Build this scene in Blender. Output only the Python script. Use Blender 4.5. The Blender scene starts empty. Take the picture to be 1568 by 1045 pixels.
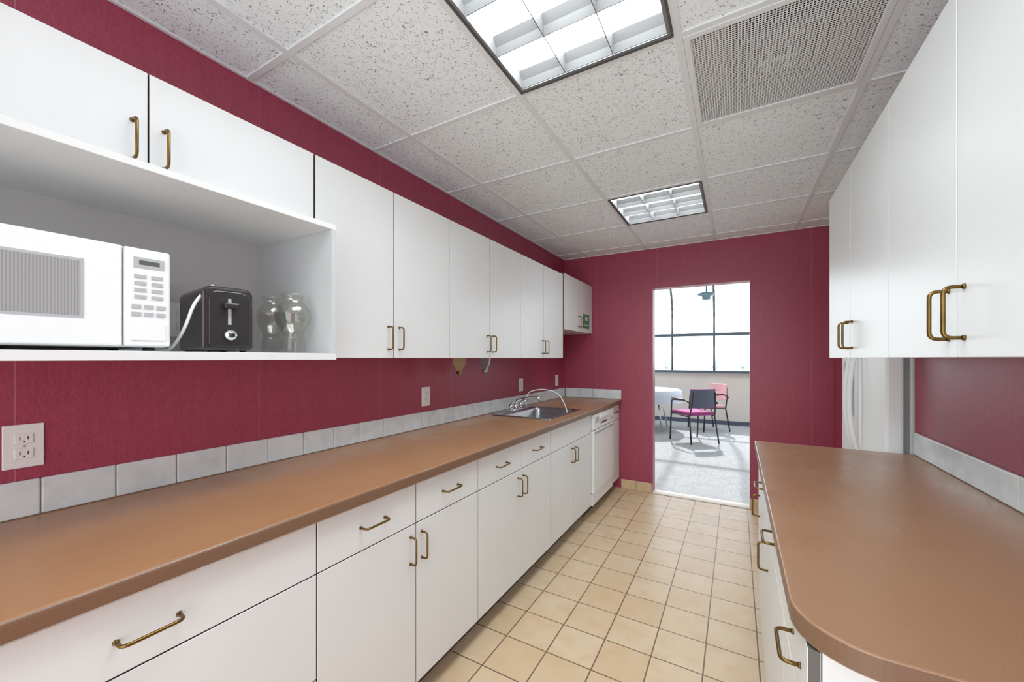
import bpy, bmesh, math, random
from mathutils import Vector, Matrix
random.seed(3)
S=bpy.context.scene
CZ=1.34
# ------------------------------------------------------------ materials
def s2l(c):
    return tuple(((x/255)/12.92 if x/255<=0.04045 else (((x/255)+0.055)/1.055)**2.4) for x in c)+(1,)
class NT:
    def __init__(s,name):
        s.m=bpy.data.materials.new(name); s.m.use_nodes=True
        s.t=s.m.node_tree; s.t.nodes.clear()
        s.out=s.n('ShaderNodeOutputMaterial')
    def n(s,t,**k):
        nd=s.t.nodes.new(t)
        for a,b in k.items(): setattr(nd,a,b)
        return nd
    def l(s,a,b): s.t.links.new(a,b)
    def pos(s,scale=(1,1,1)):
        g=s.n('ShaderNodeNewGeometry'); mp=s.n('ShaderNodeMapping'); mp.inputs['Scale'].default_value=scale
        s.l(g.outputs['Position'],mp.inputs['Vector']); return mp.outputs[0]
    def noise(s,vec,scale,detail=2,dist=0):
        n=s.n('ShaderNodeTexNoise'); n.inputs['Scale'].default_value=scale; n.inputs['Detail'].default_value=detail; n.inputs['Distortion'].default_value=dist
        s.l(vec,n.inputs['Vector']); return n.outputs['Fac']
    def ramp(s,f,stops):
        r=s.n('ShaderNodeValToRGB'); e=r.color_ramp.elements
        while len(e)<len(stops): e.new(0.5)
        for i,(p,c) in enumerate(stops): e[i].position=p; e[i].color=c
        s.l(f,r.inputs[0]); return r.outputs[0]
    def math(s,op,a,b=None,c=None):
        n=s.n('ShaderNodeMath',operation=op)
        for i,v in enumerate([a,b,c]):
            if v is None: continue
            if isinstance(v,(int,float)): n.inputs[i].default_value=v
            else: s.l(v,n.inputs[i])
        return n.outputs[0]
    def mix(s,f,a,b):
        n=s.n('ShaderNodeMix',data_type='RGBA')
        for i,v in ((0,f),(6,a),(7,b)):
            if isinstance(v,(int,float,tuple)): n.inputs[i].default_value=v
            else: s.l(v,n.inputs[i])
        return n.outputs[2]
    def bsdf(s,col,rough=.5,metal=0,bump=None,bs=.2,bd=.002,spec=.5):
        b=s.n('ShaderNodeBsdfPrincipled')
        if isinstance(col,tuple): b.inputs['Base Color'].default_value=col
        else: s.l(col,b.inputs['Base Color'])
        if isinstance(rough,(int,float)): b.inputs['Roughness'].default_value=rough
        else: s.l(rough,b.inputs['Roughness'])
        b.inputs['Metallic'].default_value=metal
        b.inputs['Specular IOR Level'].default_value=spec
        if bump is not None:
            bp=s.n('ShaderNodeBump'); bp.inputs['Strength'].default_value=bs; bp.inputs['Distance'].default_value=bd
            s.l(bump,bp.inputs['Height']); s.l(bp.outputs[0],b.inputs['Normal'])
        s.l(b.outputs[0],s.out.inputs[0]); return b
def simple(name,rgb,rough=.5,metal=0,var=.06,scale=8,bs=.0,nscale=(1,1,1),spec=.5):
    t=NT(name); c=s2l(rgb); f=t.noise(t.pos(nscale),scale,3)
    lo=tuple(x*(1-var) for x in c[:3])+(1,); hi=tuple(min(1,x*(1+var)) for x in c[:3])+(1,)
    t.bsdf(t.ramp(f,[(.3,lo),(.7,hi)]),rough,metal,f if bs else None,bs,spec=spec); return t.m
def emis(name,rgb,st):
    t=NT(name); e=t.n('ShaderNodeEmission'); e.inputs[0].default_value=s2l(rgb); e.inputs[1].default_value=st
    t.l(e.outputs[0],t.out.inputs[0]); return t.m

WHITE=simple('cabinet_white',(218,220,220),.32,var=.015,scale=3)
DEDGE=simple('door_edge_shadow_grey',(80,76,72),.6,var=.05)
WIN=simple('cabinet_interior',(186,188,189),.5,var=.02)
DARKGAP=simple('carcass_gap_shade',(50,46,42),.7)  # carcass coloured dark so the shade in the door gaps is painted in
BRASS=simple('antique_brass',(108,82,40),.3,1.0,var=.25,scale=30)
CHROME=simple('chrome',(215,218,222),.12,1.0,var=.03)
STEEL=simple('brushed_steel',(165,168,172),.28,1.0,var=.08,scale=30,nscale=(1,8,1))
PLASTW=simple('white_plastic',(230,230,230),.35,var=.01)
PLASTG=simple('grey_plastic',(165,168,172),.4,var=.03)
PLASTD=simple('toaster_bronze_black',(30,27,24),.2,var=.1)
BLACK=simple('black_satin',(18,18,20),.35,var=.1)
DISPLAY=simple('display_glass',(70,76,70),.15,var=.1)
GREYGASK=simple('gasket_grey',(125,125,125),.6)
FRIDGEW=simple('fridge_enamel',(240,242,242),.35,var=.02,scale=120,bs=.08)
FRIDGES=simple('fridge_side',(215,217,218),.45,var=.03,scale=120)
CREAM=simple('cream_wall_paint',(208,200,194),.8,var=.02)
FRAME=simple('window_frame_slate',(56,72,84),.45,var=.05)
PURPLE=simple('purple_fabric',(140,44,108),.85,var=.12,scale=60,bs=.2)
SLATE=simple('slate_back',(64,70,92),.6,var=.06)
PINK=simple('pink_fabric',(222,165,172),.85,var=.08,scale=50)
CLOTH=simple('tablecloth',(195,206,222),.85,var=.04,scale=20)
GREEN=simple('sign_green',(10,125,80),.4,var=.04)
WOOD=simple('bracket_wood',(150,122,84),.55,var=.15,scale=12,nscale=(1,1,6))
TREE=simple('tree_foliage',(150,170,165),.9,var=.2,scale=2)
GROUND=simple('outside_ground',(215,215,210),.9,var=.05,scale=.3)
TEAL=simple('lamp_teal',(110,155,162),.4,var=.05)
GRID=simple('tbar_white',(222,226,228),.45,var=.02)
BASET=simple('base_tile_tan',(200,170,128),.45,var=.12,scale=10)
THRESH=simple('threshold',(222,214,204),.5,var=.05)
TRIMD=simple('troffer_trim_dark',(60,60,62),.45)
LOUV=simple('louver_silver',(108,108,109),.35,var=.02)
LAMP=emis('fluorescent_diffuser',(243,253,255),24)
PLENUM=simple('plenum_grey',(150,150,150),.6)
PLENUMD=simple('diffuser_dark',(35,35,35),.6)
GROUT=simple('grout_grey',(150,145,140),.9)
TOE=simple('toe_kick',(60,50,45),.7)

def wallpaper(name,axis,phase,base=(148,46,70)):
    t=NT(name); c=s2l(base)
    f=t.noise(t.pos((260,260,60)),1,3); f2=t.noise(t.pos((1,1,1)),380,2); f3=t.noise(t.pos((60,60,5)),1,3)
    m=t.math('MULTIPLY_ADD',f,.45,t.math('MULTIPLY_ADD',f2,.4,t.math('MULTIPLY',f3,.15)))
    col=t.ramp(m,[(.35,tuple(x*.76 for x in c[:3])+(1,)),(.65,(min(1,c[0]*1.2),c[1]*1.5,c[2]*1.35,1))])
    g=t.n('ShaderNodeNewGeometry'); sp=t.n('ShaderNodeSeparateXYZ'); t.l(g.outputs['Position'],sp.inputs[0])
    a=t.math('ADD',sp.outputs[axis],10*.613-phase)
    fr=t.math('FRACT',t.math('DIVIDE',a,.613))
    seam=t.math('LESS_THAN',fr,.0035)
    col=t.mix(t.math('MULTIPLY',seam,.45),col,(.5,.2,.27,1))
    t.bsdf(col,.42,0,m,.3,.0015,spec=.4); return t.m
WALL_L=wallpaper('wallpaper_side',1,.247)
WALL_B=wallpaper('wallpaper_back',0,.546)

def lam(name,rgb,rough):
    t=NT(name); c=s2l(rgb)
    f=t.noise(t.pos(),420,2); f2=t.noise(t.pos(),5,3)
    m=t.math('MULTIPLY_ADD',f,.8,t.math('MULTIPLY',f2,.2))
    col=t.ramp(m,[(.3,tuple(x*.84 for x in c[:3])+(1,)),(.7,tuple(x*1.14 for x in c[:3])+(1,))])
    r=t.ramp(f2,[(.35,(rough-.05,)*3+(1,)),(.7,(rough+.08,)*3+(1,))])
    t.bsdf(col,r,0,f,.04,.001); return t.m
CTOP=lam('laminate_brown',(150,104,70),.33)
CEDGE=lam('laminate_edge_brown',(104,72,50),.4)
def lam_stain():
    t=NT('laminate_brown_worn'); c=s2l((140,100,72))
    f=t.noise(t.pos(),420,2); f2=t.noise(t.pos(),5,3)
    col=t.ramp(f,[(.3,tuple(x*.86 for x in c[:3])+(1,)),(.7,tuple(x*1.12 for x in c[:3])+(1,))])
    st=t.noise(t.pos(),7,3,.2)
    g=t.n('ShaderNodeNewGeometry'); d=t.n('ShaderNodeVectorMath',operation='DISTANCE'); t.l(g.outputs['Position'],d.inputs[0]); d.inputs[1].default_value=(.17,1.8,.914)
    near=t.math('SUBTRACT',1,t.math('MINIMUM',t.math('DIVIDE',d.outputs['Value'],.5),1))
    k=t.math('MULTIPLY',t.ramp(st,[(.35,(0,0,0,1)),(.85,(1,1,1,1))]),near)
    col=t.mix(t.math('MULTIPLY',k,.4),col,s2l((104,72,52)))
    t.bsdf(col,t.ramp(f2,[(.35,(.27,)*3+(1,)),(.7,(.38,)*3+(1,))]),0,f,.04,.001); return t.m
CTOPR=lam_stain()

def floor_mat():
    t=NT('floor_tile'); 
    mp=t.n('ShaderNodeMapping'); g=t.n('ShaderNodeNewGeometry'); t.l(g.outputs['Position'],mp.inputs[0])
    mp.inputs['Location'].default_value=(.122+2.1,.05+4.2,0)
    b=t.n('ShaderNodeTexBrick'); b.offset=0; b.squash=1
    b.inputs['Scale'].default_value=1; b.inputs['Brick Width'].default_value=.21; b.inputs['Row Height'].default_value=.21
    b.inputs['Mortar Size'].default_value=.0032; b.inputs['Mortar Smooth'].default_value=.15
    b.inputs['Color1'].default_value=s2l((210,184,152)); b.inputs['Color2'].default_value=s2l((202,172,136)); b.inputs['Mortar'].default_value=s2l((100,76,54))
    t.l(mp.outputs[0],b.inputs[0])
    n=t.noise(t.pos(),9,4,.5)
    c=t.mix(t.ramp(n,[(.4,(0,0,0,1)),(.7,(.5,.5,.5,1))]),b.outputs['Color'],s2l((192,152,110)))
    c=t.mix(b.outputs['Fac'],c,s2l((100,76,54)))
    t.bsdf(c,.38,0,t.math('SUBTRACT',1,b.outputs['Fac']),.5,.003); return t.m
FLOOR=floor_mat()
def ceil_mat():
    t=NT('ceiling_tile_fissured')
    n=t.noise(t.pos((1,1.0,1)),95,2,1.8); n2=t.noise(t.pos(),300,2)
    k=t.ramp(n,[(.34,(1,1,1,1)),(.40,(0,0,0,1))])
    k2=t.ramp(n2,[(.3,(.45,.45,.45,1)),(.38,(0,0,0,1))])
    m=t.math('MAXIMUM',k,k2)
    c=t.mix(m,s2l((240,247,250)),s2l((124,127,128)))
    t.bsdf(c,.9,0,t.math('SUBTRACT',1,m),.3,.002); return t.m
CEIL=ceil_mat()
def splash_mat():
    t=NT('splash_tile_marble')
    n=t.noise(t.pos(),11,5,.6)
    c=t.ramp(n,[(.3,s2l((194,202,205))),(.5,s2l((208,215,217))),(.7,s2l((220,226,227)))])
    t.bsdf(c,.25,0,n,.1,.002); return t.m
SPL=splash_mat()
def carpet():
    t=NT('carpet_grey'); n=t.noise(t.pos(),70,3); n2=t.noise(t.pos(),9,3,.2)
    m=t.math('MULTIPLY_ADD',n,.8,t.math('MULTIPLY',n2,.2))
    t.bsdf(t.ramp(m,[(.35,s2l((120,123,127))),(.65,s2l((168,171,175)))]),.95,0,n,.5,.004,spec=.1); return t.m
CARPET=carpet()
def perf():
    t=NT('perforated_grille'); g=t.n('ShaderNodeNewGeometry'); sp=t.n('ShaderNodeSeparateXYZ'); t.l(g.outputs['Position'],sp.inputs[0])
    P=.0095
    a=t.math('SUBTRACT',t.math('FRACT',t.math('DIVIDE',t.math('ADD',sp.outputs[0],5),P)),.5)
    b=t.math('SUBTRACT',t.math('FRACT',t.math('DIVIDE',t.math('ADD',sp.outputs[1],5),P)),.5)
    hole=t.math('LESS_THAN',t.math('MAXIMUM',t.math('ABSOLUTE',a),t.math('ABSOLUTE',b)),.34)
    d=t.n('ShaderNodeBsdfDiffuse'); d.inputs[0].default_value=s2l((228,230,230)); tr=t.n('ShaderNodeBsdfTransparent')
    mx=t.n('ShaderNodeMixShader'); t.l(hole,mx.inputs[0]); t.l(d.outputs[0],mx.inputs[1]); t.l(tr.outputs[0],mx.inputs[2]); t.l(mx.outputs[0],t.out.inputs[0]); return t.m
PERF=perf()
def glass(name,tint,base=.06,k=.3):
    t=NT(name); tr=t.n('ShaderNodeBsdfTransparent'); tr.inputs[0].default_value=tint; gl=t.n('ShaderNodeBsdfGlossy'); gl.inputs['Roughness'].default_value=.03
    lw=t.n('ShaderNodeLayerWeight'); lw.inputs[0].default_value=.35
    mx=t.n('ShaderNodeMixShader'); t.l(t.math('MULTIPLY_ADD',t.math('POWER',lw.outputs['Facing'],2.0),k,base),mx.inputs[0]); t.l(tr.outputs[0],mx.inputs[1]); t.l(gl.outputs[0],mx.inputs[2]); t.l(mx.outputs[0],t.out.inputs[0]); return t.m
GLASS=glass('clear_glass',(.96,.96,.94,1),.05,.5)
PANE=glass('window_pane',(.98,.99,1,1),.0,.3)
def mwwin():
    t=NT('microwave_window'); g=t.n('ShaderNodeNewGeometry'); sp=t.n('ShaderNodeSeparateXYZ'); t.l(g.outputs['Position'],sp.inputs[0])
    f=t.math('FRACT',t.math('DIVIDE',t.math('ADD',sp.outputs[1],5),.005))
    c=t.mix(t.math('GREATER_THAN',f,.5),s2l((128,128,128)),s2l((148,148,148)))
    t.bsdf(c,.2); return t.m
MWWIN=mwwin()

# ------------------------------------------------------------ builder
class B:
    def __init__(s): s.bm=bmesh.new(); s.mats=[]
    def mi(s,m):
        if m not in s.mats: s.mats.append(m)
        return s.mats.index(m)
    def merge(s,tb,mat,smooth=False,M=None,keep=False):
        if not keep:
            i=s.mi(mat)
            for f in tb.faces: f.material_index=i
        for f in tb.faces: f.smooth=smooth
        if M is not None: tb.transform(M)
        me=bpy.data.meshes.new('tmp'); tb.to_mesh(me); tb.free(); s.bm.from_mesh(me); bpy.data.meshes.remove(me)
    def box(s,x0,x1,y0,y1,z0,z1,mat,bev=0,seg=2,M=None,smooth=False,edge=None):
        x0,x1=min(x0,x1),max(x0,x1); y0,y1=min(y0,y1),max(y0,y1); z0,z1=min(z0,z1),max(z0,z1)
        tb=bmesh.new(); bmesh.ops.create_cube(tb,size=1)
        for v in tb.verts: v.co=Vector(((x0+x1)/2+v.co.x*(x1-x0),(y0+y1)/2+v.co.y*(y1-y0),(z0+z1)/2+v.co.z*(z1-z0)))
        if bev: bmesh.ops.bevel(tb,geom=tb.edges[:],offset=bev,segments=seg,profile=.5,affect='EDGES')
        if edge:
            i0=s.mi(mat); i1=s.mi(edge); tb.normal_update()
            for f in tb.faces: f.material_index= i0 if abs(f.normal.x)>.5 else i1
            s.merge(tb,mat,smooth,M,keep=True)
        else: s.merge(tb,mat,smooth,M)
        return s
    def prism(s,poly,lo,hi,axis,mat,bev=0,M=None,side=None,seg=2):
        tb=bmesh.new()
        def mk(p,h):
            if axis=='z': return (p[0],p[1],h)
            if axis=='y': return (p[0],h,p[1])
            return (h,p[0],p[1])
        a=[tb.verts.new(mk(p,lo)) for p in poly]; b=[tb.verts.new(mk(p,hi)) for p in poly]
        fa=tb.faces.new(a[::-1]); fb=tb.faces.new(b); n=len(poly)
        i0=s.mi(mat); i1=s.mi(side) if side else i0
        fa.material_index=i0; fb.material_index=i0
        for i in range(n):
            f=tb.faces.new((a[i],a[(i+1)%n],b[(i+1)%n],b[i])); f.material_index=i1
        bmesh.ops.recalc_face_normals(tb,faces=tb.faces[:])
        if bev: bmesh.ops.bevel(tb,geom=list(set(fa.edges[:]+fb.edges[:])),offset=bev,segments=seg,profile=.5,affect='EDGES')
        s.merge(tb,mat,False,M,keep=True); return s
    def tube(s,pts,r,mat,seg=10,M=None,radii=None,cap=True):
        pts=[Vector(p) for p in pts]; tb=bmesh.new(); rings=[]
        d=(pts[1]-pts[0]).normalized(); up=Vector((0,0,1)) if abs(d.z)<.9 else Vector((1,0,0)); nrm=d.cross(up).normalized()
        for i,p in enumerate(pts):
            if i==0: t=pts[1]-pts[0]
            elif i==len(pts)-1: t=pts[-1]-pts[-2]
            else: t=(pts[i]-pts[i-1]).normalized()+(pts[i+1]-pts[i]).normalized()
            t.normalize(); nrm=(nrm-t*nrm.dot(t)).normalized(); bn=t.cross(nrm)
            rr=radii[i] if radii else r
            rings.append([tb.verts.new(p+nrm*math.cos(a)*rr+bn*math.sin(a)*rr) for a in [2*math.pi*k/seg for k in range(seg)]])
        for i in range(len(rings)-1):
            for k in range(seg): tb.faces.new((rings[i][k],rings[i][(k+1)%seg],rings[i+1][(k+1)%seg],rings[i+1][k]))
        if cap: tb.faces.new(rings[0][::-1]); tb.faces.new(rings[-1])
        bmesh.ops.recalc_face_normals(tb,faces=tb.faces[:])
        s.merge(tb,mat,True,M); return s
    def lathe(s,prof,c,mat,seg=28,M=None):
        tb=bmesh.new(); rings=[]
        for r,z in prof: rings.append([tb.verts.new((c[0]+r*math.cos(2*math.pi*k/seg),c[1]+r*math.sin(2*math.pi*k/seg),c[2]+z)) for k in range(seg)])
        for i in range(len(rings)-1):
            for k in range(seg): tb.faces.new((rings[i][k],rings[i][(k+1)%seg],rings[i+1][(k+1)%seg],rings[i+1][k]))
        s.merge(tb,mat,True,M); return s
    def cyl(s,a,b,r,mat,seg=16,r2=None):
        return s.tube([a,b],r,mat,seg,radii=[r,r2 if r2 is not None else r])
    def build(s,name):
        vs=s.bm.verts; xs=[v.co.x for v in vs]; ys=[v.co.y for v in vs]; zs=[v.co.z for v in vs]
        c=Vector(((min(xs)+max(xs))/2,(min(ys)+max(ys))/2,min(zs)))
        for v in vs: v.co-=c
        me=bpy.data.meshes.new(name); s.bm.to_mesh(me); s.bm.free()
        for m in s.mats: me.materials.append(m)
        o=bpy.data.objects.new(name,me); o.location=c; S.collection.objects.link(o); return o

def smoothpts(pts,r,n=4):
    pts=[Vector(p) for p in pts]; out=[pts[0]]
    for i in range(1,len(pts)-1):
        a=(pts[i-1]-pts[i]); b=(pts[i+1]-pts[i]); rr=min(r,a.length*.49,b.length*.49); p0=pts[i]+a.normalized()*rr; p1=pts[i]+b.normalized()*rr
        for k in range(n+1):
            t=k/n; out.append(p0*(1-t)**2+pts[i]*2*t*(1-t)+p1*t*t)
    out.append(pts[-1]); return out
def handle(b,p,a,o,L=.1):
    p=Vector(p);a=Vector(a);o=Vector(o)
    pts=smoothpts([p-a*L/2,p-a*(L/2)+o*.030,p+a*(L/2)+o*.030,p+a*L/2],.014)
    b.tube(pts,.0038,BRASS,10)
    for sg in (-1,1): b.cyl(p+a*sg*L/2,p+a*sg*L/2+o*.004,.006,BRASS,12,.0045)

# ------------------------------------------------------------ room shell
XL,XR,YB,ZC=-1.66,.69,4.08,2.43
YR=-1.0  # no end wall behind the camera, left open so world light fills the room
B().box(XL-.1,XR+.9,YR-.1,YB+.06,-.1,0,FLOOR).build('floor')
B().box(XL-.1,XL,YR-.1,YB,0,2.75,WALL_L).build('wall_left')
dx0,dx1,dz=-.719,.108,2.035
b=B(); b.box(XL-.1,dx0,YB,YB+.12,0,2.75,WALL_B); b.box(dx1,XR+.9,YB,YB+.12,0,2.75,WALL_B); b.box(dx0,dx1,YB,YB+.12,dz,2.75,WALL_B); b.build('wall_back')
AY0,AY1=2.40,3.34
b=B(); b.box(XR,XR+.1,YR-.1,AY0,0,2.75,WALL_L); b.box(XR,XR+.1,AY1,YB,0,2.75,WALL_L)
b.box(XR+.1,XR+.8,AY0-.1,AY0,0,2.75,CREAM); b.box(XR+.1,XR+.8,AY1,AY1+.1,0,2.75,CREAM); b.box(XR+.8,XR+.9,AY0-.1,AY1+.1,0,2.75,CREAM); b.build('wall_right')
# ceiling
gx=[-1.66,-1.39,-.78,-.17,.44,.69]
gy=[.82-.612*5+.612*i for i in range(0,12)]; gy=[y for y in gy if YR+.05<y<YB-.02]; gy=[YR]+gy+[YB]
b=B()
def cell(ix,iy): return (gx[ix],gx[ix+1],gy[iy],gy[iy+1])
Lx0,Lx1=-.78,-.17
skip=[(Lx0,Lx1,.208,1.432),(Lx0,Lx1,2.656,3.268),(-.17,.44,1.432,2.044)]
for i in range(len(gx)-1):
    for j in range(len(gy)-1):
        x0,x1,y0,y1=cell(i,j); cx,cy=(x0+x1)/2,(y0+y1)/2
        if any(a<cx<c and d<cy<e for a,c,d,e in skip): continue
        b.box(x0+.001,x1-.001,y0+.001,y1-.001,ZC+.006,ZC+.024,CEIL)
def inskip(x,y): return any(a+.02<x<c-.02 and d+.02<y<e-.02 for a,c,d,e in skip)
for x in gx:
    b.box(x-.012,x+.012,YR,YB,ZC,ZC+.008,GRID)
for y in gy:
    for i in range(len(gx)-1):
        if inskip((gx[i]+gx[i+1])/2,y): continue
        b.box(gx[i]+.012,gx[i+1]-.012,y-.011,y+.011,ZC+.0005,ZC+.008,GRID)
b.box(XL,XR,YR,YR+.02,ZC-.001,ZC+.02,GRID)
b.box(XL-.1,XR+.9,YR-.1,YB+.12,2.76,2.86,CREAM)  # unseen slab above the tiles, added to block outside light
b.box(XR+.1,XR+.8,AY0,AY1,ZC,ZC+.02,CEIL)
b.build('ceiling')

def troffer(x0,x1,y0,y1,nx,ny):
    b=B(); x0+=.013;x1-=.013;y0+=.012;y1-=.012; z=ZC+.003
    t=.018
    for a in ((x0,x1,y0,y0+t),(x0,x1,y1-t,y1),(x0,x0+t,y0+t,y1-t),(x1-t,x1,y0+t,y1-t)):
        b.box(*a,z-.004,z+.10,LOUV)
    q=.007
    for a in ((x0,x1,y0,y0+q),(x0,x1,y1-q,y1),(x0,x0+q,y0+q,y1-q),(x1-q,x1,y0+q,y1-q)):
        b.box(*a,z-.008,z-.0035,TRIMD)
    b.box(x0+t,x1-t,y0+t,y1-t,z+.085,z+.09,LAMP)
    b.box(x0,x1,y0,y1,z+.10,z+.13,LOUV)
    X0,X1,Y0,Y1=x0+t,x1-t,y0+t,y1-t
    for i in range(1,nx):
        x=X0+(X1-X0)*i/nx
        b.prism([(x-.0015,z),(x+.0015,z),(x+.008,z+.05),(x-.008,z+.05)],Y0,Y1,'y',LOUV)
    for j in range(0,ny+1):
        y=Y0+(Y1-Y0)*j/ny
        w=.034
        l=-w if j>0 else 0; r=w if j<ny else 0
        pts=[(y-.0015 if j>0 else y,z),(y+.0015 if j<ny else y,z)]
        if r: pts+=[(y+r*.35,z+.025),(y+r,z+.05)]
        else: pts+=[(y,z+.05)]
        if l: pts+=[(y+l,z+.05),(y+l*.35,z+.025)]
        else: pts+=[(y,z+.05)]
        b.prism(pts,X0,X1,'x',LOUV)
    return b.build('recessed_ceiling_light')
troffer(Lx0,Lx1,.208,1.432,3,6)
troffer(Lx0,Lx1,2.656,3.268,3,3)
# vent
b=B(); x0,x1,y0,y1=-.157,.427,1.444,2.032; z=ZC+.002
for a in ((x0,x1,y0,y0+.02),(x0,x1,y1-.02,y1),(x0,x0+.02,y0+.02,y1-.02),(x1-.02,x1,y0+.02,y1-.02)): b.box(*a,z-.004,z+.006,GRID,.001)
b.box(x0+.02,x1-.02,y0+.02,y1-.02,z,z+.001,PERF)
for a in ((x0,x1,y0,y0+.005),(x0,x1,y1-.005,y1),(x0,x0+.005,y0,y1),(x1-.005,x1,y0,y1)): b.box(*a,z+.006,z+.12,PLENUM)
b.box(x0,x1,y0,y1,z+.12,z+.125,PLENUM)
cx,cy=(x0+x1)/2,(y0+y1)/2
b.box(cx-.16,cx+.16,cy-.16,cy+.16,z+.035,z+.12,PLENUMD)
for k,h in ((.13,.022),(.095,.018),(.06,.014)):
    for a in ((cx-k,cx+k,cy-k,cy-k+.010),(cx-k,cx+k,cy+k-.010,cy+k),(cx-k,cx-k+.010,cy-k,cy+k),(cx+k-.010,cx+k,cy-k,cy+k)): b.box(*a,z+h,z+h+.02,PLENUM)
for k in (-.03,0.03): b.box(cx+k-.006,cx+k+.006,cy-.06,cy+.06,z+.008,z+.016,GRID)
b.box(cx-.06,cx+.06,cy-.006,cy+.006,z+.008,z+.016,GRID)
b.build('ceiling_air_vent')
def basetiles(x0,x1):
    b=B(); x=x0
    while x<x1-.01:
        e=min(x+.15,x1); b.box(x+.001,e-.001,YB-.011,YB-.001,0,.095,BASET,.003); x=e
    return b
basetiles(-1.03,dx0).build('baseboard_back')
basetiles(dx1,.68).build('baseboard_right')
B().box(dx0,dx1,YB-.02,YB+.10,0,.008,THRESH,.003).build('trim_1')

# ------------------------------------------------------------ base cabinets
def front(b,xf,o,y0,y1,z0,z1):
    g=.0018
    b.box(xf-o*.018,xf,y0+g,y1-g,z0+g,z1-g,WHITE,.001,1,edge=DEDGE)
def base(xf,o,xb,y0,y1,layout,top=.872):
    b=B()
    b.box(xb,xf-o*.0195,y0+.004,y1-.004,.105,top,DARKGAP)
    for e0,e1 in ((y0+.001,y0+.004),(y1-.004,y1-.001)): b.box(xb,xf-o*.0195,e0,e1,.105,.872,WHITE)
    if top<.87:
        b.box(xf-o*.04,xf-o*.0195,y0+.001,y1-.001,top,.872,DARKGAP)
    b.box(xb,xf-o*.085,y0+.001,y1-.001,0,.105,TOE)
    for kind,*a in layout:
        if kind=='f': front(b,xf,o,*a)
        if kind=='v': handle(b,(xf,a[0],a[1]),(0,0,1),(o,0,0))
        if kind=='h': handle(b,(xf,a[0],a[1]),(0,1,0),(o,0,0))
    return b
XF=-1.05; XBk=XL+.003
DT,DM,DB=.872,.717,.108
def std(y0,y1,hside):
    hy=y1-.03 if hside=='r' else y0+.03
    return [('f',y0,y1,DM,DT),('f',y0,y1,DB,DM),('h',(y0+y1)/2,.793),('v',hy,.625)]
base(XF,1,XBk,-.78,-.04,[('f',-.78,-.41,DB,DT),('f',-.41,-.04,DB,DT),('v',-.44,.78),('v',-.38,.78)]).build('base_cabinet')
base(XF,1,XBk,-.04,.702,[('f',-.04,.702,DM,DT),('f',-.04,.702,.413,DM),('f',-.04,.702,DB,.413),('h',.33,.785),('h',.33,.565),('h',.33,.26)]).build('base_cabinet')
base(XF,1,XBk,.702,1.516,std(.702,1.106,'r')+std(1.106,1.516,'l')).build('base_cabinet')
base(XF,1,XBk,1.516,2.343,std(1.516,1.933,'r')+std(1.933,2.343,'l')).build('base_cabinet')
base(XF,1,XBk,2.343,3.166,[('f',2.343,2.755,DM,DT),('f',2.755,3.166,DM,DT),('f',2.343,2.755,DB,DM),('f',2.755,3.166,DB,DM),('v',2.725,.625),('v',2.785,.625)],top=.70).build('base_cabinet')
base(XF,1,XBk,3.79,4.072,[('f',3.79,4.072,DM,DT),('f',3.79,4.072,DB,DM),('h',3.93,.80)]).build('base_cabinet')
# dishwasher
b=B(); y0,y1=3.171,3.785; xf=-1.03
b.box(XBk,-1.06,y0,y1,.10,.87,PLASTG); b.box(XBk,-1.12,y0,y1,0,.10,TOE)
b.box(-1.06,xf,y0+.003,y1-.003,.735,.866,PLASTW,.006); b.box(-1.06,xf+.002,y0+.003,y1-.003,.205,.728,PLASTW,.006)
b.box(-1.06,xf-.008,y0+.003,y1-.003,.102,.198,PLASTW,.004)
b.box(xf-.002,xf+.014,y0+.16,y1-.16,.815,.845,PLASTW,.006)
b.box(xf,xf+.0015,y0+.05,y0+.14,.79,.84,PLASTG); 
for k in range(5): b.box(xf,xf+.003,y1-.13+k*.022,y1-.118+k*.022,.765,.785,PLASTG)
b.box(xf,xf+.0012,y0+.2,y0+.4,.768,.782,PLASTD)
b.box(xf+.002,xf+.006,y0+.02,y1-.02,.70,.72,PLASTG,.0015)
b.build('dishwasher')
# right base run
XFR=.100
base(XFR,-1,XR-.003,.785,1.15,[('f',.785,1.15,DM,DT),('f',.785,1.15,.413,DM),('f',.785,1.15,DB,.413),('h',.91,.793),('h',.91,.565),('h',.91,.26)]).build('base_cabinet')
base(XFR,-1,XR-.003,1.15,1.71,std(1.15,1.71,'r')).build('base_cabinet')
base(XFR,-1,XR-.003,1.71,2.365,std(1.71,2.27,'r')+[('f',2.27,2.365,DB,DT)]).build('base_cabinet')

# ------------------------------------------------------------ countertops
XE=-1.026
b=B(); r=.010
prof=[(-1.10,.876),(XE+.002,.876),(XE,.878)]+[(XE-r+r*math.cos(a),.914-r+r*math.sin(a)) for a in [math.pi/2*k/5 for k in range(6)]]+[(-1.10,.914)]
tb=bmesh.new()
Y0c,Y1c=-.78,YB-.002
A=[tb.verts.new((p[0],Y0c,p[1])) for p in prof]; C=[tb.verts.new((p[0],Y1c,p[1])) for p in prof]
tb.faces.new(A); tb.faces.new(C[::-1])
ie=b.mi(CEDGE); it=b.mi(CTOP)
for i in range(len(prof)):
    f=tb.faces.new((A[i],A[(i+1)%len(prof)],C[(i+1)%len(prof)],C[i]))
    f.material_index= ie if i in (1,2,3,4,5) else it
bmesh.ops.recalc_face_normals(tb,faces=tb.faces[:]); b.merge(tb,CTOP,False,None,keep=True)
sx0,sx1,sy0,sy1=-1.585,-1.125,2.49,3.07
b.box(XL+.002,-1.10,Y0c,sy0,.876,.914,CTOP); b.box(XL+.002,-1.10,sy1,Y1c,.876,.914,CTOP)
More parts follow.
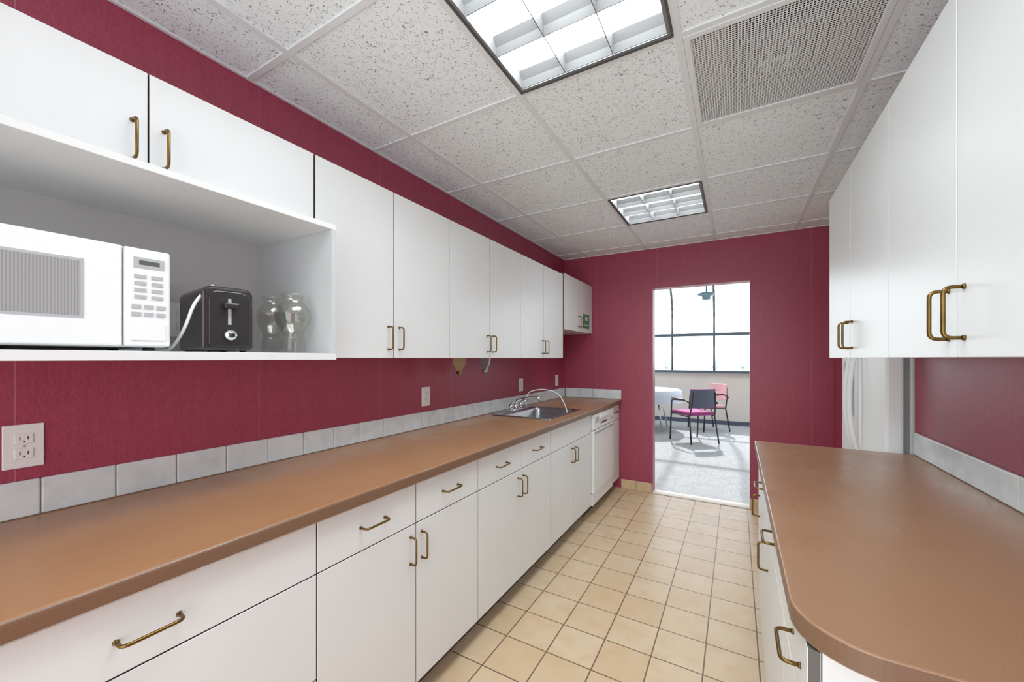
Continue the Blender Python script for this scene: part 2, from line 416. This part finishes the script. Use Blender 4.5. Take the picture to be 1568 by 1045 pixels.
b.box(XL+.002,sx0,sy0,sy1,.876,.914,CTOP); b.box(sx1,-1.10,sy0,sy1,.876,.914,CTOP)
b.build('countertop')
xe=.083; ye=.745; R=.11
poly=[(XR-.002,ye),(XR-.002,2.385),(xe+.004,2.385),(xe,2.381)]
poly+=[(xe+R-R*math.cos(a),ye+R-R*math.sin(a)) for a in [math.pi/2*k/14 for k in range(15)]]
B().prism(poly,.876,.914,'z',CTOPR,bev=.003,side=CEDGE).build('countertop')

def splash(name,fixed,lo,hi,axis,sgn,ph):
    b=B(); k=math.floor((lo-ph)/.15); p=ph+k*.15
    while p<hi-.005:
        a=max(p,lo); e=min(p+.15,hi)
        if e-a>.01:
            f0,f1=(fixed,fixed+sgn*.010)
            if axis=='y': b.box(f0,f1,a+.0012,e-.0012,.9155,1.013,SPL,.004,3)
            else: b.box(a+.0012,e-.0012,f0,f1,.9155,1.013,SPL,.004,3)
        p+=.15
    if axis=='y': b.box(fixed,fixed+sgn*.005,lo,hi,.9145,1.010,GROUT)
    else: b.box(lo,hi,fixed,fixed+sgn*.005,.9145,1.010,GROUT)
    b.build(name)
splash('tile_backsplash',XL+.001,-.78,YB-.012,'y',1,.291)
splash('tile_backsplash',YB-.001,XL+.013,-1.03,'x',-1,-1.03)
splash('tile_backsplash',XR-.001,.745,2.385,'y',-1,2.385)

# ------------------------------------------------------------ wall cabinets
def upper(xf,o,xb,y0,y1,m,z0,z1,hz,hs=True):
    b=B(); b.box(xb,xf-o*.0195,y0+.001,y1-.001,z0+.002,z1,WHITE)
    b.box(xf-o*.0195,xf-o*.018,y0+.002,y1-.002,z0+.004,z1-.002,DARKGAP)  # thin dark sheet standing in for the shade between doors
    front(b,xf,o,y0,m,z0,z1); front(b,xf,o,m,y1,z0,z1)
    if hs:
        handle(b,(xf,m-.032,hz),(0,0,1),(o,0,0)); handle(b,(xf,m+.032,hz),(0,0,1),(o,0,0))
    return b
ZU0,ZU1=1.34,2.09; XU=-1.34
upper(XU,1,XBk,.889,1.664,1.27,ZU0,ZU1,1.43).build('wall_cabinet')
CABB=upper(XU,1,XBk,1.664,2.467,2.064,ZU0,ZU1,1.43).build('wall_cabinet')
upper(XU,1,XBk,2.467,3.26,2.86,ZU0,ZU1,1.43).build('wall_cabinet')
b=upper(XU,1,XBk,3.285,4.07,3.68,1.60,2.11,1.70)
b.box(XU,XU+.003,3.79,3.97,1.645,1.79,GREEN); b.box(XU+.003,XU+.004,3.85,3.91,1.725,1.765,PLASTW); b.box(XU+.003,XU+.004,3.83,3.93,1.675,1.685,PLASTW)
b.build('wall_cabinet')
upper(XU,1,XBk,-.49,.42-.455,.42-.455-.2,1.81,ZU1,1.90,False).build('wall_cabinet')
upper(XU,1,XBk,-.035,.885,.42,1.81,ZU1,1.90).build('wall_cabinet')
XN=-1.214; t=.018; n0,n1=-.49,.886; zt=1.805
b=B()
b.box(XBk,XN,n0,n1,1.335,1.335+.022,WHITE,.001,1)
b.box(XBk,XN,n0,n1,zt-t,zt,WHITE,.001,1)
b.box(XBk,XN,n1-t,n1,1.357,zt-t,WIN,.001,1); b.box(XBk,XN,n0,n0+t,1.357,zt-t,WIN,.001,1)
b.box(XBk,XBk+.008,n0+t,n1-t,1.357,zt-t,WIN)
b.build('open_shelf_cabinet')
XUR=.385
upper(XUR,-1,XR-.003,.717,1.536,1.127,ZU0,ZU1,1.43).build('wall_cabinet')
upper(XUR,-1,XR-.003,1.536,2.364,1.97,ZU0,ZU1,1.43).build('wall_cabinet')

# ------------------------------------------------------------ fridge
b=B(); f0,f1=2.43,3.29; ym=2.86
b.box(.685,1.38,f0,f1,.03,1.74,FRIDGES,.006); b.box(.665,.685,f0+.012,f1-.012,.10,1.73,GREYGASK)
b.box(.60,.665,f0,ym-.003,.10,1.735,FRIDGEW,.012,3); b.box(.60,.665,ym+.003,f1,.10,1.735,FRIDGEW,.012,3)
b.box(.63,.685,f0+.01,f1-.01,.03,.09,PLASTG,.004)
for yy in (f0+.05,f1-.05):
    for xx in (.72,1.3): b.cyl((xx,yy,0),(xx,yy,.03),.018,BLACK)
for y in (ym-.045,ym+.045):
    pts=[(.60,y,.80)]+[(.60-.055*math.sin(math.pi*k/12)**.5 -.0,y,.80+.62*k/12) for k in range(1,12)]+[(.60,y,1.42)]
    b.tube(pts,.011,PLASTW,10)
b.box(.592,.601,ym+.12,ym+.32,1.0,1.32,PLASTG,.004); b.box(.590,.593,ym+.14,ym+.30,1.02,1.2,PLASTD)
b.build('refrigerator')

# ------------------------------------------------------------ microwave
b=B(); mx=-1.29; z0=1.368; z1=1.617
b.box(-1.635,mx-.02,-.07,.449,z0,z1,PLASTW,.006)
b.box(mx-.02,mx,-.07,.356,z0+.002,z1-.002,PLASTW,.005,3)
b.box(mx-.02,mx-.001,.359,.449,z0+.002,z1-.002,PLASTW,.005,3)
b.box(mx,mx+.0015,-.04,.285,1.437,1.561,MWWIN,.0007,1)
b.box(mx-.001,mx+.0008,-.046,.291,1.431,1.567,PLASTG)
b.box(mx-.001,mx+.001,.386,.426,1.574,1.585,DISPLAY)
b.box(mx-.001,mx+.0005,.376,.436,1.566,1.592,PLASTG)
for rr in range(4):
    for cc in range(2): b.box(mx-.001,mx+.0012,.377+cc*.033,.400+cc*.033,1.540-rr*.017,1.549-rr*.017,PLASTG,.0004,1)
for rr in range(2):
    for cc in range(3): b.box(mx-.001,mx+.0012,.372+cc*.024,.390+cc*.024,1.464-rr*.019,1.474-rr*.019,PLASTG,.0004,1)
b.box(mx-.001,mx+.0015,.372,.438,1.385,1.425,PLASTW,.0006,1)
for xx in (-1.6,mx-.05):
    for yy in (-.04,.42): b.cyl((xx,yy,1.3575),(xx,yy,z0),.012,BLACK)
b.build('microwave_oven')

# ------------------------------------------------------------ toaster
b=B(); L,W,H=.24,.125,.185
def rr(w,h,r,n=5):
    o=[]
    for cx,cy,a0 in ((w/2-r,h-r,0),(-w/2+r,h-r,90),(-w/2+.012,.012,180),(w/2-.012,.012,270)):
        q=r if a0<180 else .012
        for k in range(n+1):
            a=math.radians(a0+90*k/n); o.append((cx+q*math.cos(a),cy+q*math.sin(a)))
    return o
M=Matrix.Translation((-1.40,.598,1.362))@Matrix.Rotation(math.radians(-8),4,'Z')
b.prism(rr(W,H,.022),-L/2,L/2,'x',PLASTD,bev=.008,M=M,seg=3)
b.prism([(p[0]*.80,p[1]*.86+.012) for p in rr(W,H,.03)],L/2,L/2+.006,'x',BLACK,bev=.002,M=M)
b.box(L/2+.004,L/2+.0075,-.004,.004,.075,.15,PLASTG,M=M)
b.box(L/2+.004,L/2+.030,-.018,.018,.12,.136,BLACK,.003,M=M)
k0=M@Vector((L/2+.005,.0,.045)); k1=M@Vector((L/2+.022,.0,.045)); b.cyl(k0,k1,.017,CHROME,20,.014); b.cyl(k1,k1+(k1-k0)*.15,.008,BLACK,14)
for sy in (-.028,.028): b.box(-.10,.10,sy-.013,sy+.013,H-.002,H+.0015,CHROME,M=M); b.box(-.095,.095,sy-.009,sy+.009,H,H+.002,BLACK,M=M)
for sx in (-.09,.09):
    for sy in (-.045,.045):
        p=M@Vector((sx,sy,-.0045)); b.cyl(p,p+Vector((0,0,.008)),.009,BLACK)
b.tube(smoothpts([(-1.645,.62,1.475),(-1.56,.62,1.52),(-1.45,.60,1.560),(-1.33,.565,1.558),(-1.30,.505,1.50),(-1.31,.487,1.42),(-1.38,.48,1.362),(-1.50,.49,1.362)],.05,6),.0042,PLASTW,8)
b.build('toaster')
def jar(x,y,s):
    b=B()
    pr=[(0,.002),(.034,.0),(.038,.004),(.036,.012),(.038,.02),(.036,.028),(.038,.036),(.036,.046),(.033,.060),(.036,.075),(.050,.098),(.056,.125),(.051,.152),(.036,.172),(.030,.182),(.031,.192),(.038,.203),(.036,.203),(.028,.192),(.027,.182),(.033,.170),(.048,.150),(.053,.125),(.047,.100),(.032,.078),(.029,.062),(.029,.05),(0,.048)]
    b.lathe([(r*s,z) for r,z in pr],(x,y,1.3575),GLASS,32); b.build('glass_jar')
jar(-1.335,.803,1.05); jar(-1.45,.795,.86)

# ------------------------------------------------------------ outlets
def outlet(x,y,z,o):
    b=B(); b.box(x,x+o*.005,y-.036,y+.036,z-.058,z+.058,PLASTW,.002)
    for dz_ in (-.02,.02):
        b.box(x+o*.004,x+o*.0075,y-.017,y+.017,z+dz_-.014,z+dz_+.014,PLASTW,.002,2)
        b.box(x+o*.0072,x+o*.0079,y-.008,y-.006,z+dz_-.003,z+dz_+.006,BLACK); b.box(x+o*.0072,x+o*.0079,y+.006,y+.008,z+dz_-.003,z+dz_+.006,BLACK)
        b.cyl((x+o*.0070,y,z+dz_-.008),(x+o*.0079,y,z+dz_-.008),.0022,BLACK,10)
    b.cyl((x+o*.004,y,z),(x+o*.0065,y,z),.003,PLASTG,10)
    b.build('wall_outlet')
for y in (.262,1.83,3.06,3.86): outlet(XL+.0005,y,1.105,1)
outlet(XBk+.0085,.605,1.47,1)

for y,mt in ((1.96,WOOD),(2.245,STEEL)):
    b=B(); b.prism([(-1.545,1.342),(-1.455,1.342),(-1.46,1.30),(-1.48,1.27),(-1.485,1.245),(-1.50,1.235),(-1.515,1.245),(-1.52,1.27),(-1.54,1.30)],y-.009,y+.009,'y',mt,.001)
    b.cyl((-1.50,y-.014,1.252),(-1.50,y+.014,1.252),.012,BRASS if mt is WOOD else STEEL); o_=b.build('paper_towel_bracket'); o_.location-=CABB.location; o_.parent=CABB

# ------------------------------------------------------------ sink + faucet
b=B(); rx0,rx1,ry0,ry1=-1.605,-1.105,2.465,3.095; z=.9145
def ring(x0,x1,y0,y1,z,r,n=5):
    o=[]
    for cx,cy,a0 in ((x1-r,y1-r,0),(x0+r,y1-r,90),(x0+r,y0+r,180),(x1-r,y0+r,270)):
        for k in range(n+1):
            a=math.radians(a0+90*k/n); o.append((cx+r*math.cos(a),cy+r*math.sin(a),z))
    return o
bx0,bx1,by0,by1=-1.51,-1.14,2.505,3.055
R=[ring(rx0,rx1,ry0,ry1,z,.03),ring(rx0+.004,rx1-.004,ry0+.004,ry1-.004,z+.005,.03),ring(bx0-.004,bx1+.004,by0-.004,by1+.004,z+.004,.05),ring(bx0+.003,bx1-.003,by0+.003,by1-.003,z-.008,.05),ring(bx0+.012,bx1-.012,by0+.012,by1-.012,z-.15,.05),ring(bx0+.04,bx1-.04,by0+.04,by1-.04,z-.168,.05),ring(-1.35,-1.30,2.755,2.805,z-.172,.024)]
tb=bmesh.new(); rings=[[tb.verts.new(p) for p in q] for q in R]
for i in range(len(rings)-1):
    n=len(rings[i])
    for k in range(n): tb.faces.new((rings[i][k],rings[i][(k+1)%n],rings[i+1][(k+1)%n],rings[i+1][k]))
tb.faces.new(rings[-1]); bmesh.ops.recalc_face_normals(tb,faces=tb.faces[:]); b.merge(tb,STEEL,True)
b.cyl((-1.325,2.78,z-.172),(-1.325,2.78,z-.169),.03,CHROME,20)
b.build('kitchen_sink')
b=B(); zz=z+.0055; fx=-1.555; fy=2.78
b.box(fx-.025,fx+.025,fy-.10,fy+.10,zz,zz+.018,CHROME,.008,3)
for s_ in (-1,1):
    b.cyl((fx,fy+s_*.08,zz+.015),(fx,fy+s_*.08,zz+.05),.018,CHROME,18,.014)
    b.tube([(fx,fy+s_*.08,zz+.052),(fx+.02,fy+s_*.10,zz+.062),(fx+.045,fy+s_*.12,zz+.075)],.007,CHROME,10,radii=[.012,.008,.009])
b.tube(smoothpts([(fx,fy,zz+.015),(fx,fy,zz+.075),(fx+.12,fy+.02,zz+.105),(fx+.19,fy+.03,zz+.11),(fx+.205,fy+.032,zz+.08)],.03,5),.011,CHROME,14)
b.cyl((fx,fy,zz+.015),(fx,fy,zz+.05),.02,CHROME,18,.014)
b.build('kitchen_faucet')
B().tube(smoothpts([(-1.555,2.965,zz),(-1.555,2.965,1.05),(-1.42,3.0,1.085),(-1.27,3.02,1.05),(-1.20,3.02,.90),(-1.20,3.0,.80)],.07,7),.0045,PLASTW,10).build('sprayer_hose')

# ------------------------------------------------------------ other room
Y2=YB+.12; YW=9.0
B().box(-4.5,3.5,YB+.06,YW+.1,-.1,-.001,CARPET).build('floor_carpet')
B().box(-4.6,-4.5,Y2,YW+.1,0,3.2,CREAM).build('wall_far_left')
B().box(3.5,3.6,Y2,YW+.1,0,3.2,CREAM).build('wall_far_right')
b=B(); b.box(-4.5,3.5,YW,YW+.1,0,1.04,CREAM); b.build('wall_far')
b=B(); b.box(-4.5,XL-.1,Y2-.1,Y2,0,3.2,CREAM); b.box(XR+.9,3.5,Y2-.1,Y2,0,3.2,CREAM); b.box(XL-.1,XR+.9,Y2+.0005,Y2+.01,2.9,3.2,CREAM)
b.box(XL-.1,dx0-.001,Y2+.0005,Y2+.008,0,2.9,CREAM); b.box(dx1+.001,XR+.9,Y2+.0005,Y2+.008,0,2.9,CREAM); b.box(dx0-.001,dx1+.001,Y2+.0005,Y2+.008,dz+.001,2.9,CREAM); b.build('wall_far_near_side')
B().box(-4.5,3.5,Y2,7.0,3.03,3.13,CREAM).build('ceiling_far')
B().box(-4.45,3.45,YW-.02,YW-.001,0,.08,SLATE).build('baseboard_far')
zc,RR=2.2,.75; yc=YW-RR
pp=[(YW,1.07),(YW,1.6),(YW,zc)]+[(yc+RR*math.cos(a),zc+RR*math.sin(a)) for a in [math.pi/2*k/8 for k in range(1,9)]]+[(7.0,3.02)]
b=B()
xs=[-1.184+.796*k for k in range(-4,6)]
for x in xs:
    for i in range(len(pp)-1):
        (ya,za),(yb,zb)=pp[i],pp[i+1]; b.tube([(x,ya,za),(x,yb,zb)],.024,FRAME,6)
b.box(-4.5,3.5,YW-.06,YW+.06,1.04,1.09,FRAME,.004)
b.box(-4.5,3.5,YW-.03,YW+.03,1.80,1.86,FRAME,.004)
b.box(-4.5,3.5,yc-.03,yc+.03,2.92,2.98,FRAME,.004)
b.box(-4.5,3.5,6.97,7.03,2.98,3.03,FRAME,.004)
tb=bmesh.new(); prev=None
for y,zv in pp:
    cur=(tb.verts.new((-4.5,y,zv)),tb.verts.new((3.5,y,zv)))
    if prev: tb.faces.new((prev[0],prev[1],cur[1],cur[0]))
    prev=cur
b.merge(tb,PANE,True)
b.build('window_1')
B().box(-120,120,YW+1,220,-4.2,-4.0,GROUND).build('ground_outside')
def tree(x,y,h):
    b=B(); z=-4.0; b.cyl((x,y,z),(x,y,z+h*.4),.18,WOOD,10,.1)
    for k in range(4):
        zz=z+h*(.2+.2*k); r=h*.22*(1-.2*k); b.tube([(x,y,zz),(x,y,zz+h*.10),(x,y,zz+h*.26)],1,TREE,12,radii=[r,r*.6,.03])
    b.build('pine_tree')
for x,y,h in ((-9,62,5.0),(-7.2,60,4.6),(-2.6,64,4.9),(-.8,61,4.5),(.8,63,5.1),(-12,66,5.3)): tree(x,y,h)

def chair(px,py,ang,seat,back):
    b=B(); M=Matrix.Translation((px,py,0))@Matrix.Rotation(ang,4,'Z')
    T=lambda pts:[M@Vector(p) for p in pts]
    b.box(-.23,.23,-.2,.25,.43,.49,seat,.025,3,M=M,smooth=True)
    n=8; outer=[];inner=[]
    for k in range(n+1):
        x=-.22+.44*k/n; c=.05*(x/.22)**2; outer.append((x,-.27+c-.012)); inner.append((x,-.27+c+.014))
    b.prism(outer+inner[::-1],.56,.86,'z',back,.008,M=M)
    for s in (-1,1):
        b.tube(T(smoothpts([(s*.26,.24,0),(s*.26,.20,.66),(s*.26,-.16,.68),(s*.24,-.25,.62)],.05)),.013,BLACK,8)
        b.tube(T([(s*.25,-.27,0),(s*.23,-.20,.42),(s*.215,-.235,.60),(s*.20,-.25,.80)]),.012,BLACK,8)
        b.box(s*.26-.022,s*.26+.022,-.14,.19,.675,.695,BLACK,.006,M=M)
        b.tube(T([(s*.255,.215,.44),(s*.235,-.20,.42)]),.010,BLACK,8)
    b.tube(T([(-.26,.21,.43),(.26,.21,.43)]),.010,BLACK,8)
    b.build('armchair')
chair(-.60,7.0,math.atan2(.68,.73),PURPLE,SLATE)
chair(-.46,8.22,math.radians(125),PINK,PINK)
b=B(); c=(-1.46,7.85); 
b.lathe([(0,.755),(.56,.755),(.58,.745),(.585,.66),(.60,.52)],(c[0],c[1],0),CLOTH,48)
b.lathe([(0,.70),(.55,.70),(.55,.735),(0,.735)],(c[0],c[1],0),WOOD,32)
for a in (45,135,225,315):
    ca,sa=math.cos(math.radians(a)),math.sin(math.radians(a))
    b.tube([(c[0]+.25*ca,c[1]+.25*sa,.70),(c[0]+.42*ca,c[1]+.42*sa,0)],.014,CHROME,10)
b.build('round_table')
b=B(); px,py=-.355,6.0
b.cyl((px,py,3.029),(px,py,2.99),.06,TEAL); b.cyl((px,py,2.995),(px,py,2.24),.009,TEAL,10)
b.lathe([(0,.10),(.05,.10),(.10,.085),(.115,.07),(.105,.06),(.055,.045),(.05,0),(0,-.005)],(px,py,2.15),TEAL,28)
b.build('pendant_lamp')

# ------------------------------------------------------------ lights / world
w=bpy.data.worlds.new('World'); S.world=w; w.use_nodes=True; nt=w.node_tree; bg=nt.nodes['Background']
bg.inputs[0].default_value=(.90,.98,1,1); bg.inputs[1].default_value=3.5
sd=bpy.data.lights.new('sun','SUN'); sd.energy=6.5; sd.angle=.03; sd.color=(1,.98,.95)
so=bpy.data.objects.new('sun',sd); S.collection.objects.link(so)
d=Vector((.12,-.72,-.75)); so.rotation_euler=d.to_track_quat('-Z','Y').to_euler(); so.location=(0,12,8)

cam=bpy.data.cameras.new('camera'); co=bpy.data.objects.new('camera',cam); S.collection.objects.link(co)
cam.sensor_width=36; cam.lens=600/1568*36; cam.shift_y=26.5/1568; cam.clip_start=.02; cam.clip_end=500
co.location=(0,0,CZ); co.rotation_euler=(math.pi/2,0,math.atan(343/600)); S.camera=co
S.view_settings.view_transform='Standard'
S.view_settings.gamma=1.18
